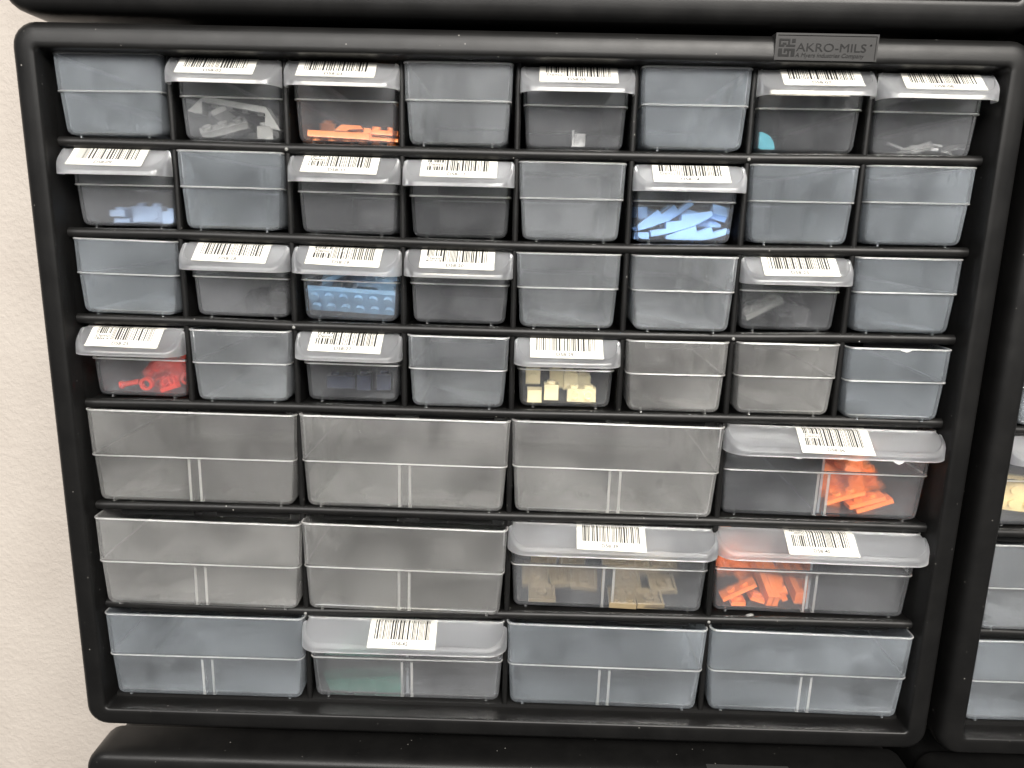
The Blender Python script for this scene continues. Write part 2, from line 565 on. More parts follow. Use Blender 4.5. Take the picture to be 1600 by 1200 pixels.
# ------------------------------------------------------------------ drawers
def tub_bm(wt, wl, wb, H, led, Ln, th=1.15):
    bm = bmesh.new()
    step = 0.75
    rf = 3.6

    def loop(w, zf, zb, r, y):
        r = max(r, 0.4)
        return [bm.verts.new(V(x, y, z)) for x, z in rrect(-w / 2, w / 2, zb, zf, r, 4)]
    wu = wl + 2 * step
    O = []
    for i in range(4):                                           # fillet round the bottom
        a = PI / 2 * i / 3
        ins = rf * (1 - math.sin(a))
        O.append(loop(wb - 2 * ins, -1.5 - ins * 0.45, -Ln + 1.5 + ins * 0.45, 3.0 - ins * 0.4, rf * (1 - math.cos(a))))
    O.append(loop(wl, -0.75, -Ln + .75, 3.2, led - 0.55))
    O.append(loop(wu - 0.3, -0.2, -Ln + .2, 3.5, led - 0.05))
    O.append(loop(wu, -0.1, -Ln + .1, 3.6, led + 0.4))
    O.append(loop(wt, 0, -Ln, 3.6, H - 0.3))
    O.append(loop(wt - 0.5, -0.25, -Ln + .25, 3.4, H))
    I = []
    I.append(loop(wt - 2 * th + .3, -th, -Ln + th, 2.9, H))
    I.append(loop(wu - 2 * th, -0.1 - th, -Ln + th, 2.6, led + 0.9))
    I.append(loop(wl - 2 * th, -0.75 - th, -Ln + .75 + th, 2.2, led + 0.1))
    for i in range(3, -1, -1):
        a = PI / 2 * i / 3
        ins = (rf - th) * (1 - math.sin(a))
        I.append(loop(wb - 2 * th - 2 * ins, -1.5 - th - ins * .4, -Ln + 1.5 + th + ins * .4, 2 - ins * .3, th + (rf - th) * (1 - math.cos(a))))
    skin(bm, O + I)
    bm.faces.new(O[0][::-1]); bm.faces.new(I[-1])
    return bm


def bead_bm(w, Ln, y, out, r, rc):
    """a thin rounded ridge running round the tub"""
    bm = bmesh.new()
    lo = []
    for i in range(8):
        a = PI / 4 * i
        g = out + r * math.cos(a)
        lo.append([bm.verts.new(V(x, y + r * math.sin(a), z)) for x, z in rrect(-w / 2 - g, w / 2 + g, -Ln - g, g, rc + g, 5)])
    skin(bm, lo + [lo[0]])
    return bm


DIM = {'s': dict(wt=54.0, wl=51.6, wb=49.6, H=38.9, led=20.9, Ln=131),
       'l': dict(wt=115.6, wl=112.4, wb=109.8, H=53.0, led=26.8, Ln=131)}
MESH = {}


def get_mesh(key, maker):
    if key not in MESH:
        bm = maker()
        bmesh.ops.recalc_face_normals(bm, faces=bm.faces)
        me = bpy.data.meshes.new(key)
        bm.to_mesh(me); bm.free()
        for p in me.polygons:
            p.use_smooth = True
        me.set_sharp_from_angle(angle=math.radians(38))
        MESH[key] = me
    return MESH[key]


def part(name, me, mat, parent):
    o = bpy.data.objects.new(name, me)
    if not me.materials:
        me.materials.append(mat)
    elif me.materials[0] != mat:
        o.material_slots[0].link = 'OBJECT'
        o.material_slots[0].material = mat
    COL.objects.link(o)
    o.parent = parent
    return o


# lip: panel height as a function of z (mm in front of the tub's front)
def panel_y(kind, z):
    H = DIM[kind]['H']
    if kind == 's':
        pts = [(-0.2, H - 0.3), (3.6, H - 0.6), (12.9, H - 9.2), (15.9, H - 10.9)]
    else:
        pts = [(-0.2, H - 0.3), (3.0, H - 0.9), (13.4, H - 8.2), (16.4, H - 10.2)]
    for (a, ya), (b, yb) in zip(pts, pts[1:]):
        if z <= b:
            return ya + (yb - ya) * (z - a) / (b - a)
    return pts[-1][1]


def lip_outline(w, zf, zr, r, seg=8, mid=10):
    pts = [(-w, zr)]
    for i in range(3):
        pts.append((-w, zr + (zf - r - zr) * (i + 1) / 4))
    for i in range(seg + 1):
        a = PI / 2 * i / seg
        pts.append((-w + r - r * math.cos(a), zf - r + r * math.sin(a)))
    for i in range(1, mid):
        pts.append((-w + r + (2 * w - 2 * r) * i / mid, zf))
    pts2 = [(-x, z) for x, z in pts[:12]][::-1]
    return pts + pts2


def lip_bm(kind):
    H = DIM[kind]['H']
    wt = DIM[kind]['wt'] / 2
    bm = bmesh.new()
    if kind == 's':
        zf, kink, drop, r = 15.5, 3.6, 13.2, 8.5
    else:
        zf, kink, drop, r = 16.0, 3.0, 12.8, 11.0
    wo = wt + 1.25
    rows = []
    A = lip_outline(wo - 2.4, zf - 2.6, kink + 0.2, r - 2.0)
    rows.append([bm.verts.new(V(max(-wt + .8, min(wt - .8, x)), H - 0.3, -0.3)) for x, z in A])
    rows.append([bm.verts.new(V(x, panel_y(kind, kink), kink)) for x, z in A])
    rows.append([bm.verts.new(V(x, panel_y(kind, z), z)) for x, z in A])
    B = lip_outline(wo - 1.9, zf - 2.1, kink + 0.2, r - 1.6)
    rows.append([bm.verts.new(V(x, panel_y(kind, z) + 0.55, z)) for x, z in B])
    C = lip_outline(wo - 0.9, zf - 1.0, kink + 0.2, r - .8)
    rows.append([bm.verts.new(V(x, panel_y(kind, z) + 0.0, z)) for x, z in C])
    D = lip_outline(wo - 0.25, zf - 0.3, kink + 0.2, r - .3)
    rows.append([bm.verts.new(V(x, panel_y(kind, z) - 0.5, z)) for x, z in D])
    E = lip_outline(wo, zf, kink + 0.2, r)
    rows.append([bm.verts.new(V(x, panel_y(kind, z) - 1.2, z)) for x, z in E])
    F = lip_outline(wo + .15, zf + .15, kink + 0.2, r)
    rows.append([bm.verts.new(V(x, H - drop + 0.08 * math.sin(x * 0.35), z)) for x, z in F])
    skin(bm, rows, close=False)
    # thickness
    bmesh.ops.recalc_face_normals(bm, faces=bm.faces)
    up = sum((f.normal.z * f.calc_area() for f in bm.faces))
    if up < 0:
        bmesh.ops.reverse_faces(bm, faces=bm.faces)
    bmesh.ops.solidify(bm, geom=bm.faces[:], thickness=0.9 * S)
    return bm


CODE_PAT = {}


def label_point(kind, u, v, lift):
    """u across, v up the label from its lower edge, both mm, lying on the lip's panel and bent where the panel bends"""
    if kind == 's':
        zf, kink = 13.1, 3.6
    else:
        zf, kink = 14.9, 3.0
    y0 = panel_y(kind, zf) + 0.15
    y1 = panel_y(kind, kink) + 0.15
    slope = math.hypot(zf - kink, y1 - y0)
    cz, cy = (zf - kink) / slope, (y1 - y0) / slope
    if v <= slope:
        z, y = zf - cz * v, y0 + cy * v
        ny, nz = cz, cy
    else:
        d = v - slope
        z, y = kink - d, y1 + d * 0.06
        ny, nz = 1, 0.06
    return V(u, y + ny * lift, z + nz * lift), slope


def strip(bm, kind, u0, u1, v0, v1, lift, off, rot, thick=0.0, low=0.0):
    slope = label_point(kind, 0, 0, 0)[1] + low
    vs = sorted({v0, v1} | {q for q in (0.7, 1.4, 2.1, 2.8, 3.5, 4.2, slope) if v0 < q < v1})
    n = 8 if u1 - u0 > 10 else 1

    def P(u, v, lf):
        c, s = math.cos(rot), math.sin(rot)
        curl = 0.5 * max(0, 1 - v / 4) ** 2 if kind == 'l' else 0.3 * max(0, 1 - v / 3) ** 2
        return label_point(kind, off + c * u - s * v, s * u + c * v - low, lf + curl)[0]
    rows = [[bm.verts.new(P(u0 + (u1 - u0) * i / n, v, lift)) for i in range(n + 1)] for v in vs]
    skin(bm, rows, close=False)
    if thick:
        rows2 = [[bm.verts.new(P(u0 + (u1 - u0) * i / n, v, lift - thick)) for i in range(n + 1)] for v in vs]
        skin(bm, rows2, close=False)
        for R1, R2 in ((rows[0], rows2[0]), (rows[-1], rows2[-1])):
            skin(bm, [R1, R2], close=False)
        skin(bm, [[r[0] for r in rows], [r[0] for r in rows2]], close=False)
        skin(bm, [[r[-1] for r in rows], [r[-1] for r in rows2]], close=False)
    return P


def add_label(root, kind, code, off=0.0, rot=0.0, demo=None, length=None, low=0.0):
    W = 38.5
    length = length or (17.0 if kind == 's' else 19.5)
    bm = bmesh.new()
    P = strip(bm, kind, -W / 2, W / 2, 0, length, 0.22, off, rot, 0.16, low)
    st = obj('barcode_label', bm, M['paper'], root, smooth=30)
    # bars
    rr = random.Random(code)
    v_lo = 4.9 if kind == 's' else 5.6
    bm = bmesh.new()
    u = -W / 2 + 3.2
    while u < W / 2 - 4.0:
        w = rr.choice((0.33, 0.33, 0.36, 0.62, 0.62, 0.95))
        cuts = [(v_lo, length - 0.6)]
        if demo is not None and u < -W / 2 + 11.5:
            cuts = [(v_lo, demo - 0.4), (demo + 2.5, length - 0.6)] if demo - 0.4 > v_lo else [(demo + 2.5, length - .6)]
        for a, b_ in cuts:
            if b_ > a:
                strip(bm, kind, u, u + w, a, b_, 0.27, off, rot, 0.0, low)
        u += w + rr.choice((0.34, 0.36, 0.62, 0.62, 0.95))
    obj('barcode', bm, M['ink'], st, smooth=0)
    b = text_bm('D58-' + code, 3.0, 1.0, 0.05)
    y0 = 1.55 if kind == 's' else 2.1
    for v in b.verts:
        v.co = P(v.co.x - 1.0, v.co.y + y0, 0.27)
    obj('code_text', b, M['ink_soft'], st, smooth=0)
    if demo is not None:
        b = text_bm('Demo', 3.0, 1.0, 0.02)
        for v in b.verts:
            v.co = P(v.co.x - W / 2 + 7.4, v.co.y + demo, 0.27)
        obj('demo_text', b, M['ink'], st, smooth=0)
    return st


def drawer(cx, r, kind, facing, label, code=None, dz=None, dx=0.0, dy=0.0, yaw=0.0, roll=0.0, pitch=0.0, mat=None,
           lab_off=0.0, lab_rot=0.0, demo=None, card=None, cab=(0, 0, 0), lab_len=None, group=None, lab_low=0.0):
    d = DIM[kind]
    if facing == 'L':
        z = (-4.0 if kind == 's' else -3.5) if dz is None else dz
        dy = dy - (0.3 if kind == 's' else 0.7)
    else:
        z = 3.0 if dz is None else dz
    yb = SHELF_Y[r + 1] + sag(r + 1, cx) + (3.6 if r < 6 else 4.4) + dy
    name = 'small_drawer' if kind == 's' else 'large_drawer'
    root = empty(name, V(cab[0] + cx + dx, cab[1] + yb, cab[2] + z), label, 'drawer',
                 group or ('small frosted drawers' if kind == 's' else 'large frosted drawers'))
    root.rotation_euler = (math.radians(pitch), math.radians(roll), math.radians(yaw))
    mat = M[mat or ('tub_clear' if facing == 'L' else 'tub')]
    part('tub', get_mesh('tub_' + kind, lambda: tub_bm(**d)), mat, root)
    part('rim', get_mesh('rim_' + kind, lambda: bead_bm(d['wt'], d['Ln'], d['H'] - 0.35, 0.05, 0.45, 3.6)), M['edge'], root)
    part('ledge', get_mesh('ledge_' + kind, lambda: bead_bm(d['wl'] + 1.2, d['Ln'] - 0.6, d['led'], -0.1, 0.42, 3.4)), M['edge'], root)
    # feet
    for sx in (-1, 1):
        def mk(sx=sx):
            bm = bmesh.new()
            x = sx * (d['wb'] / 2 - 7.5)
            box(bm, x - 0.5, x + 0.5, -1.0, 1.0, -9, -3.0, 0.2)
            return bm
        part('foot', get_mesh('foot_%s%d' % (kind, sx), mk), mat, root)
    if kind == 'l':
        for sx in (-1, 1):
            def mk(sx=sx):
                bm = bmesh.new()
                box(bm, sx * 2.9 - 0.75, sx * 2.9 + 0.75, 1.0, d['led'] - 1.2, -5.5, -2.0, 0.2)
                return bm
            part('divider_rib', get_mesh('rib_%d' % sx, mk), M['rib'], root)
    if facing == 'L':
        part('lip', get_mesh('lip_' + kind, lambda: lip_bm(kind)), M['lip'] if kind == 's' else M['lip_ribbed'], root)
        dr = 13.2 if kind == 's' else 12.8

        def mk():
            bm = bmesh.new()
            zf, kink, r = (15.5, 3.6, 8.5) if kind == 's' else (16.0, 3.0, 11.0)
            lo = []
            for i in range(6):
                a = PI / 3 * i
                g = 0.33 * math.cos(a)
                lo.append([bm.verts.new(V(x, d['H'] - dr + 0.33 * math.sin(a), z)) for x, z in lip_outline(d['wt'] / 2 + 1.0 + g, zf - 0.25 + g, kink + 0.2, r + g)])
            skin(bm, lo + [lo[0]], close=False)
            return bm
        part('lip_edge', get_mesh('lip_edge_' + kind, mk), M['edge'], root)
        if code:
            add_label(root, kind, code, lab_off, lab_rot, demo, lab_len, lab_low)
        if card:
            bm = bmesh.new()
            x0, x1, low = card
            H = d['H']
            box(bm, x0, x1, H - 12.8 - low, H - 11.4, 13.6, 13.8)
            obj('paper_card', bm, M['card'], root, smooth=0)
    return root


# ------------------------------------------------------------------ toy pieces
def piece_bm(nx, nz, h, studs=True, hollow=False, stud_r=2.4, bev=0.2):
    """brick centred on its middle; studs up; hollow ones show their inside from below"""
    bm = bmesh.new()
    X, Z = nx * 4 - 0.1, nz * 4 - 0.1
    if hollow:
        box(bm, -X, X, h / 2 - 1.0, h / 2, -Z, Z)
        for a in ((-X, -X + 1.3, -Z, Z), (X - 1.3, X, -Z, Z), (-X + 1.3, X - 1.3, -Z, -Z + 1.3), (-X + 1.3, X - 1.3, Z - 1.3, Z)):
            box(bm, a[0], a[1], -h / 2, h / 2 - 1.0, a[2], a[3])
        for i in range(nx - 1):
            for k in range(nz - 1):
                c = ((i + 1) * 8 - nx * 4, -h / 2, (k + 1) * 8 - nz * 4)
                ro, ri, hh = 3.2, 2.4, h - 1.0
                lo = [[bm.verts.new(V(c[0] + q * math.cos(t * PI / 8), c[1] + yy, c[2] + q * math.sin(t * PI / 8))) for t in range(16)] for q, yy in ((ro, hh), (ro, 0), (ri, 0), (ri, hh))]
                skin(bm, lo)
    else:
        box(bm, -X, X, -h / 2, h / 2, -Z, Z, bev)
    if studs:
        for i in range(nx):
            for k in range(nz):
                cyl(bm, (i * 8 - nx * 4 + 4, h / 2, k * 8 - nz * 4 + 4), 'y', stud_r, 1.7, 14)
    return bm


def put(root, name, bm, mat, pos, rot, label, group=None, cat='toy brick', order='XYZ'):
    """a toy piece lying in a drawer: stays top-level; pos is in the drawer's own millimetres"""
    o = obj(name, bm, M[mat], None, smooth=30)
    mw = Matrix.LocRotScale(root.location, root.rotation_euler, None)
    loc = V(*pos)
    R = Euler((math.radians(rot[0]), math.radians(rot[1]), math.radians(rot[2])), order).to_matrix().to_4x4()
    Mx = mw @ Matrix.Translation(loc) @ R
    o.location = Mx.to_translation()
    o.rotation_euler = Mx.to_euler()
    tag(o, label, cat, group)
    return o


def heap(root, n, x, y, z, kinds, mat, label, group, seed, name='toy_plate', spin=(35, 180, 35), cat='toy brick'):
    rr = random.Random(seed)
    srcs = {}
    for i in range(n):
        k = rr.choice(kinds)
        t = i / max(1, n - 1)
        pos = (rr.uniform(*x), y[0] + (y[1] - y[0]) * (0.25 * t + 0.75 * rr.random() * t), rr.uniform(*z))
        rot = (rr.uniform(-spin[0], spin[0]), rr.uniform(-spin[2], spin[2]), rr.uniform(-spin[1], spin[1]))
        if k not in srcs:
            srcs[k] = put(root, name, piece_bm(*k), mat, pos, rot, label, group, cat)
        else:
            o = srcs[k].copy()
            COL.objects.link(o)
            mw = Matrix.LocRotScale(root.location, root.rotation_euler, None)
            R = Euler([math.radians(a) for a in rot], 'XYZ').to_matrix().to_4x4()
            Mx = mw @ Matrix.Translation(V(*pos)) @ R
            o.location = Mx.to_translation(); o.rotation_euler = Mx.to_euler()


def poly_piece(root, name, pts, z, th, mat, label, group=None, cat='toy brick'):
    """a flat-sided piece whose outline faces the drawer's front"""
    cx = sum(p[0] for p in pts) / len(pts); cy = sum(p[1] for p in pts) / len(pts)
    bm = bmesh.new()
    prism(bm, [(p[0] - cx, p[1] - cy) for p in pts], -th, 0)
    return put(root, name, bm, mat, (cx, cy, z), (0, 0, 0), label, group, cat)


def px(pts, cx, by, k):
    return [((x - cx) / k, (by - y) / k) for x, y in pts]


# ================================================================== build
# wall
bm = bmesh.new()
box(bm, -1800, 1800, -1500, 1300, -190, -160)
w = obj('wall', bm, M['wall'], None, smooth=0)
w['kind'] = 'structure'

main = build_cabinet(True, 'black plastic drawer cabinet in the middle, whole front in view, with raised name plate')
right = copy_tree(main)
right['label'] = 'black drawer cabinet cut off by the right edge, with yellow bricks in a drawer'
right.location = V(502.2, -2.2, 0)
lower = build_cabinet(False, 'black cabinet below the middle one, only its rounded top rim in view')
lower.location = V(-1.2, -403, 5)
upper = copy_tree(lower)
upper['label'] = 'black cabinet above the middle one, only its dark underside edge in view'
upper.location = V(-1.0, 391.6, 2)
lower_right = copy_tree(lower)
lower_right['label'] = 'black cabinet at the bottom right corner, only a rim corner in view'
lower_right.location = V(503, -405, 4)
upper_right = copy_tree(lower)
upper_right['label'] = 'black cabinet at the top right corner, almost wholly out of view'
upper_right.location = V(501, 390.5, 2)


def cs(c):
    return -234 + 58.5 * (c + 0.5)


def cl(c):
    return -234 + 117 * (c + 0.5)


D = {}
# ---- first row
D[1] = drawer(cs(0), 0, 's', 'R', 'empty frosted small drawer in the top left corner, turned back to front', dx=.6, roll=-.6, yaw=.6, mat='tub_cool_sheen')
D[2] = drawer(cs(1), 0, 's', 'L', 'small lipped drawer labelled D58-02 holding dark grey bricks', '02', lab_off=-2.6, card=(-19.5, 18.5, 0.2), roll=.5, dx=-.3)
D[3] = drawer(cs(2), 0, 's', 'L', 'small lipped drawer labelled D58-03 holding soft orange pieces', '03', lab_off=-2.0, card=(-17.5, 18.5, 0.3), roll=.5)
D[4] = drawer(cs(3), 0, 's', 'R', 'empty frosted small drawer between drawers D58-03 and D58-05', dx=-.6, mat='tub')
D[5] = drawer(cs(4), 0, 's', 'L', 'small lipped drawer labelled D58-05 holding one grey clip', '05', demo=5.2, lab_off=0.3, card=(-19.5, 19, 0.0), dz=-5)
D[6] = drawer(cs(5), 0, 's', 'R', 'empty frosted small drawer between drawers D58-05 and D58-07', mat='tub_cool_sheen', dx=.3)
D[7] = drawer(cs(6), 0, 's', 'L', 'small lipped drawer labelled D58-07 holding a turquoise piece', '07', lab_off=1.6, card=(-24, 14, 1.0), yaw=-1.2, dz=-3)
D[8] = drawer(cs(7), 0, 's', 'L', 'small lipped drawer labelled D58-08 in the top right corner, pale bits inside', '08', lab_off=1.4, card=(-20, 19, 0.5), yaw=-1.2, dz=-2.5, dy=-1.2, roll=.5)
# ---- second row
D[9] = drawer(cs(0), 1, 's', 'L', 'small lipped drawer labelled D58-09 holding pale blue pieces', '09', lab_off=-2.4, lab_rot=-.012, dy=.4)
D[10] = drawer(cs(1), 1, 's', 'R', 'empty frosted small drawer between drawers D58-09 and D58-11', mat='tub_cool_sheen', roll=.3)
D[11] = drawer(cs(2), 1, 's', 'L', 'empty dark-looking small lipped drawer labelled D58-11', '11', demo=9.2, lab_off=-1.6, lab_rot=-.02, roll=.4)
D[12] = drawer(cs(3), 1, 's', 'L', 'small lipped drawer labelled D58-12, empty, right of drawer D58-11', '12', demo=8.4, lab_off=0.2, lab_rot=-.01)
D[13] = drawer(cs(4), 1, 's', 'R', 'empty frosted small drawer between drawers D58-12 and D58-14', dx=-.8, mat='tub')
D[14] = drawer(cs(5), 1, 's', 'L', 'small lipped drawer labelled D58-14 full of sky blue curved slopes', '14', demo=5.6, lab_off=0.2, lab_rot=.01, yaw=-.5)
D[15] = drawer(cs(6), 1, 's', 'R', 'empty frosted small drawer just right of drawer D58-14', mat='tub_cool_sheen', dx=-.5)
D[16] = drawer(cs(7), 1, 's', 'R', 'empty frosted small drawer at the right end of the second row', mat='tub_cool_sheen', dx=-.6)
# ---- third row
D[17] = drawer(cs(0), 2, 's', 'R', 'empty frosted small drawer at the left end of the third row', roll=.9, dx=.4, mat='tub_cool_sheen')
D[18] = drawer(cs(1), 2, 's', 'L', 'small lipped drawer labelled D58-18 with dark pieces dimly inside', '18', lab_off=-1.0, lab_rot=-.02, roll=.6)
D[19] = drawer(cs(2), 2, 's', 'L', 'small lipped drawer labelled D58-19 full of steel blue plates', '19', demo=9.0, lab_off=-1.2, lab_rot=-.025, roll=.8)
D[20] = drawer(cs(3), 2, 's', 'L', 'small lipped drawer labelled D58-20, empty, with a curled label', '20', demo=6.2, lab_off=-.6, roll=.5, card=(-18, 19, -0.6), lab_rot=-.01)
D[21] = drawer(cs(4), 2, 's', 'R', 'empty frosted small drawer just right of drawer D58-20', dx=-1.0, mat='tub')
D[22] = drawer(cs(5), 2, 's', 'R', 'empty frosted small drawer just left of drawer D58-23, pulled slightly out', dx=.5, dz=5, yaw=-1.0, mat='tub')
D[23] = drawer(cs(6), 2, 's', 'L', 'small lipped drawer labelled D58-23 with blurred black pieces inside', '23', lab_off=1.0, lab_rot=.012, yaw=-.8)
D[24] = drawer(cs(7), 2, 's', 'R', 'empty frosted small drawer at the right end of the third row', yaw=-1, dx=-.8, mat='tub_cool_sheen')
# ---- fourth row
D[25] = drawer(cs(0), 3, 's', 'L', 'small lipped drawer labelled D58-25 holding clear red pieces', '25', demo=6.4, lab_off=-2.2, lab_rot=-.012, card=(-17, 18, -1.2), roll=.5)
D[26] = drawer(cs(1), 3, 's', 'R', 'empty frosted small drawer between drawers D58-25 and D58-27', mat='tub')
D[27] = drawer(cs(2), 3, 's', 'L', 'small lipped drawer labelled D58-27 holding navy blocks', '27', demo=9.4, lab_off=-1.2, lab_rot=-.02, roll=.6)
D[28] = drawer(cs(3), 3, 's', 'R', 'empty frosted small drawer between drawers D58-27 and D58-29', roll=.4, mat='tub')
D[29] = drawer(cs(4), 3, 's', 'L', 'small lipped drawer labelled D58-29 holding cream bricks', '29', lab_off=-.6, lab_rot=-.004, card=(-18, 17, -1.5))
D[30] = drawer(cs(5), 3, 's', 'R', 'empty frosted small drawer just right of drawer D58-29', yaw=-.6, mat='tub_warm_sheen')
D[31] = drawer(cs(6), 3, 's', 'R', 'empty frosted small drawer second from the right end of the fourth row', yaw=-.8, mat='tub_warm_sheen')
D[32] = drawer(cs(7), 3, 's', 'R', 'empty frosted small drawer with chipped top edge, right end of fourth row', yaw=-1.4, dy=-1.2, dz=4, dx=-.4, mat='tub_cool_sheen')
# ---- fifth row
D[33] = drawer(cl(0), 4, 'l', 'R', 'empty large drawer at the left end of the fifth row, under drawer D58-25', dx=-.2, roll=.3, mat='tub_warm_sheen')
D[34] = drawer(cl(1), 4, 'l', 'R', 'empty large drawer in the fifth row under drawer D58-27', roll=.5, mat='tub_warm_sheen')
D[35] = drawer(cl(2), 4, 'l', 'R', 'empty large drawer in the fifth row under drawer D58-29', roll=.5, yaw=-.3, mat='tub_warm_sheen', dx=-.4)
D[36] = drawer(cl(3), 4, 'l', 'L', 'large lipped drawer labelled D58-36 with bright orange pieces in its right half', '36', demo=11.2, lab_off=-1.0, lab_rot=-.015, yaw=-.8, roll=.4, lab_len=23, lab_low=2.4)
# ---- sixth row
D[37] = drawer(cl(0), 5, 'l', 'R', 'empty large drawer at the left end of the sixth row, tilted', dz=6, roll=1.0, yaw=1.0, mat='tub_warm_sheen')
D[38] = drawer(cl(1), 5, 'l', 'R', 'empty large drawer just left of drawer D58-39, pulled slightly out', dz=6, roll=.8, mat='tub_warm_sheen', dx=-.5)
D[39] = drawer(cl(2), 5, 'l', 'L', 'large lipped drawer labelled D58-39 holding dark tan square plates', '39', lab_off=-1.6, lab_rot=-.02, roll=.6)
D[40] = drawer(cl(3), 5, 'l', 'L', 'large lipped drawer labelled D58-40 with bright orange pieces in its left half', '40', demo=13.2, lab_off=-1.2, lab_rot=-.008, yaw=-.8, roll=.3)
# ---- seventh row
D[41] = drawer(cl(0), 6, 'l', 'R', 'empty large drawer in the bottom left corner', dz=5, roll=.3, yaw=.4, mat='tub_cool_sheen')
D[42] = drawer(cl(1), 6, 'l', 'L', 'large lipped drawer labelled D58-42 with dark green plates in its left half', '42', lab_off=-0.6, lab_rot=-.004, dy=-.1, dz=0.5, lab_low=1.0)
D[43] = drawer(cl(2), 6, 'l', 'R', 'empty large drawer just right of drawer D58-42', dz=4, roll=.6, mat='tub_cool_sheen', dx=-.5)
D[44] = drawer(cl(3), 6, 'l', 'R', 'empty large drawer in the bottom right corner', dz=5, roll=.4, yaw=-.8, mat='tub_cool_sheen')
# right-hand cabinet, the drawers at its left edge
RC = (502.2, -2.2, 0)
G2 = 'drawers of the right hand cabinet'
D[50] = drawer(cs(0), 3, 's', 'R', 'sliver of a frosted small drawer at the right picture edge, above the yellow bricks', cab=RC, group=G2, mat='tub_cool_sheen')
D[51] = drawer(cl(0), 4, 'l', 'L', 'lipped large drawer with yellow bricks, cut by the right picture edge', cab=RC, group=G2)
D[52] = drawer(cl(0), 5, 'l', 'R', 'empty frosted drawer at the right picture edge, just under the yellow bricks', cab=RC, group=G2)
D[53] = drawer(cl(0), 6, 'l', 'R', 'empty frosted drawer at the bottom right picture edge, lowest in its cabinet', cab=RC, group=G2, mat='tub_cool_sheen')

def chips(root, spots):
    d = DIM['s'] if root.name.startswith('small') else DIM['l']
    bm = bmesh.new()
    rr = random.Random(5)
    for x, w, h in spots:
        n = 10
        top = [(x + w * (i / n - .5), d['H'] - 0.05) for i in range(n + 1)]
        low = [(x + w * (i / n - .5), d['H'] - 0.1 - h * math.sin(PI * i / n) * rr.uniform(.75, 1)) for i in range(n, -1, -1)]
        prism(bm, top[:-1] + low[:-1] if False else top + low[1:-1], 0.25, 0.55)
    obj('chipped_edge', bm, M['chip'], root, smooth=0)


chips(D[32], [(2.5, 7.5, 1.9), (-9, 11, .6), (13, 6, .5)])
chips(D[16], [(-9, 6, .6), (6, 9, .4)])
chips(D[17], [(21, 5, .6)])
chips(D[28], [(-18, 8, .6), (16, 6, .8)])

def lip_nibs(root, kind, spots):
    H = DIM[kind]['H']
    bm = bmesh.new()
    for x, w, h in spots:
        prism(bm, [(x - w / 2, H - 12.6), (x + w / 2, H - 12.6), (x + w * .3, H - 12.8 - h * .6), (x + w * .05, H - 12.8 - h), (x - w * .3, H - 12.8 - h * .5)], 15.5, 16.1)
    obj('lip_nib', bm, M['chip'], root, smooth=0)


lip_nibs(D[36], 'l', [(31, 6.5, 1.9), (-22, 6, .8), (8, 11, .9)])
bm = bmesh.new()
bmesh.ops.create_icosphere(bm, subdivisions=2, radius=1.0)
for v in bm.verts:
    v.co = Vector((v.co.x * 2.4 + 0.4 * v.co.z, v.co.y * 1.1, v.co.z * 0.9 + 0.2 * math.sin(v.co.x * 3))) * S
tag(obj('plastic_crumb', bm, M['rib'], None, loc=V(141, SHELF_Y[6] + sag(6, 141) + 2.9, -2.2)), 'tiny clear plastic crumb lying on the shelf under drawer D58-40', 'crumb')

# divider panels standing in three of the large drawers
for k, lab in ((36, 'thin translucent divider panel standing in the middle of drawer D58-36'),
               (40, 'thin translucent divider panel standing in the middle of drawer D58-40'),
               (42, 'thin translucent divider panel standing in the middle of drawer D58-42')):
    bm = bmesh.new()
    box(bm, -0.75, 0.75, 0, 33, -120, 0, 0.2)
    put(D[k], 'divider_panel', bm, 'divider', (0, 1.4, -4.5), (0, 0, 0), lab, 'divider panels in large drawers', 'divider panel')

# ---- D58-02: dark grey pieces
bm = bmesh.new()
P2 = px([(200, 790), (420, 600), (1230, 710), (1420, 1000), (1210, 965), (1220, 790), (400, 665), (390, 825)], 800, 1150, 25.4)
prism(bm, P2, -8, 0)
for i in range(4):
    x = -10.6 + 7.9 * i
    box(bm, x - 1.6, x + 1.6, 16.6 - 1.1 * i, 18.6 - 1.1 * i, -7, -3)
put(D[2], 'toy_slope', bm, 'dark_grey', (0, 0, -4), (0, 0, 0), 'long dark grey double slope leaning across the front of drawer D58-02', 'dark grey toy bricks')
put(D[2], 'toy_plate', piece_bm(3, 1, 3.2), 'dark_grey', (-8, 7, -12), (25, -18, 20), 'dark grey plate lying under the long slope in drawer D58-02', 'dark grey toy bricks')
put(D[2], 'toy_brick', piece_bm(1, 1, 6.4), 'dark_grey', (15, 5, -7), (5, 0, 20), 'small dark grey block under the right foot of the long slope', 'dark grey toy bricks')
heap(D[2], 8, (-19, 19), (4, 13), (-45, -16), [(4, 1, 3.2), (2, 1, 3.2), (3, 1, 3.2)], 'dark_grey', 'dark grey plate in the jumble at the back of drawer D58-02', 'jumbled dark grey plates', 2)
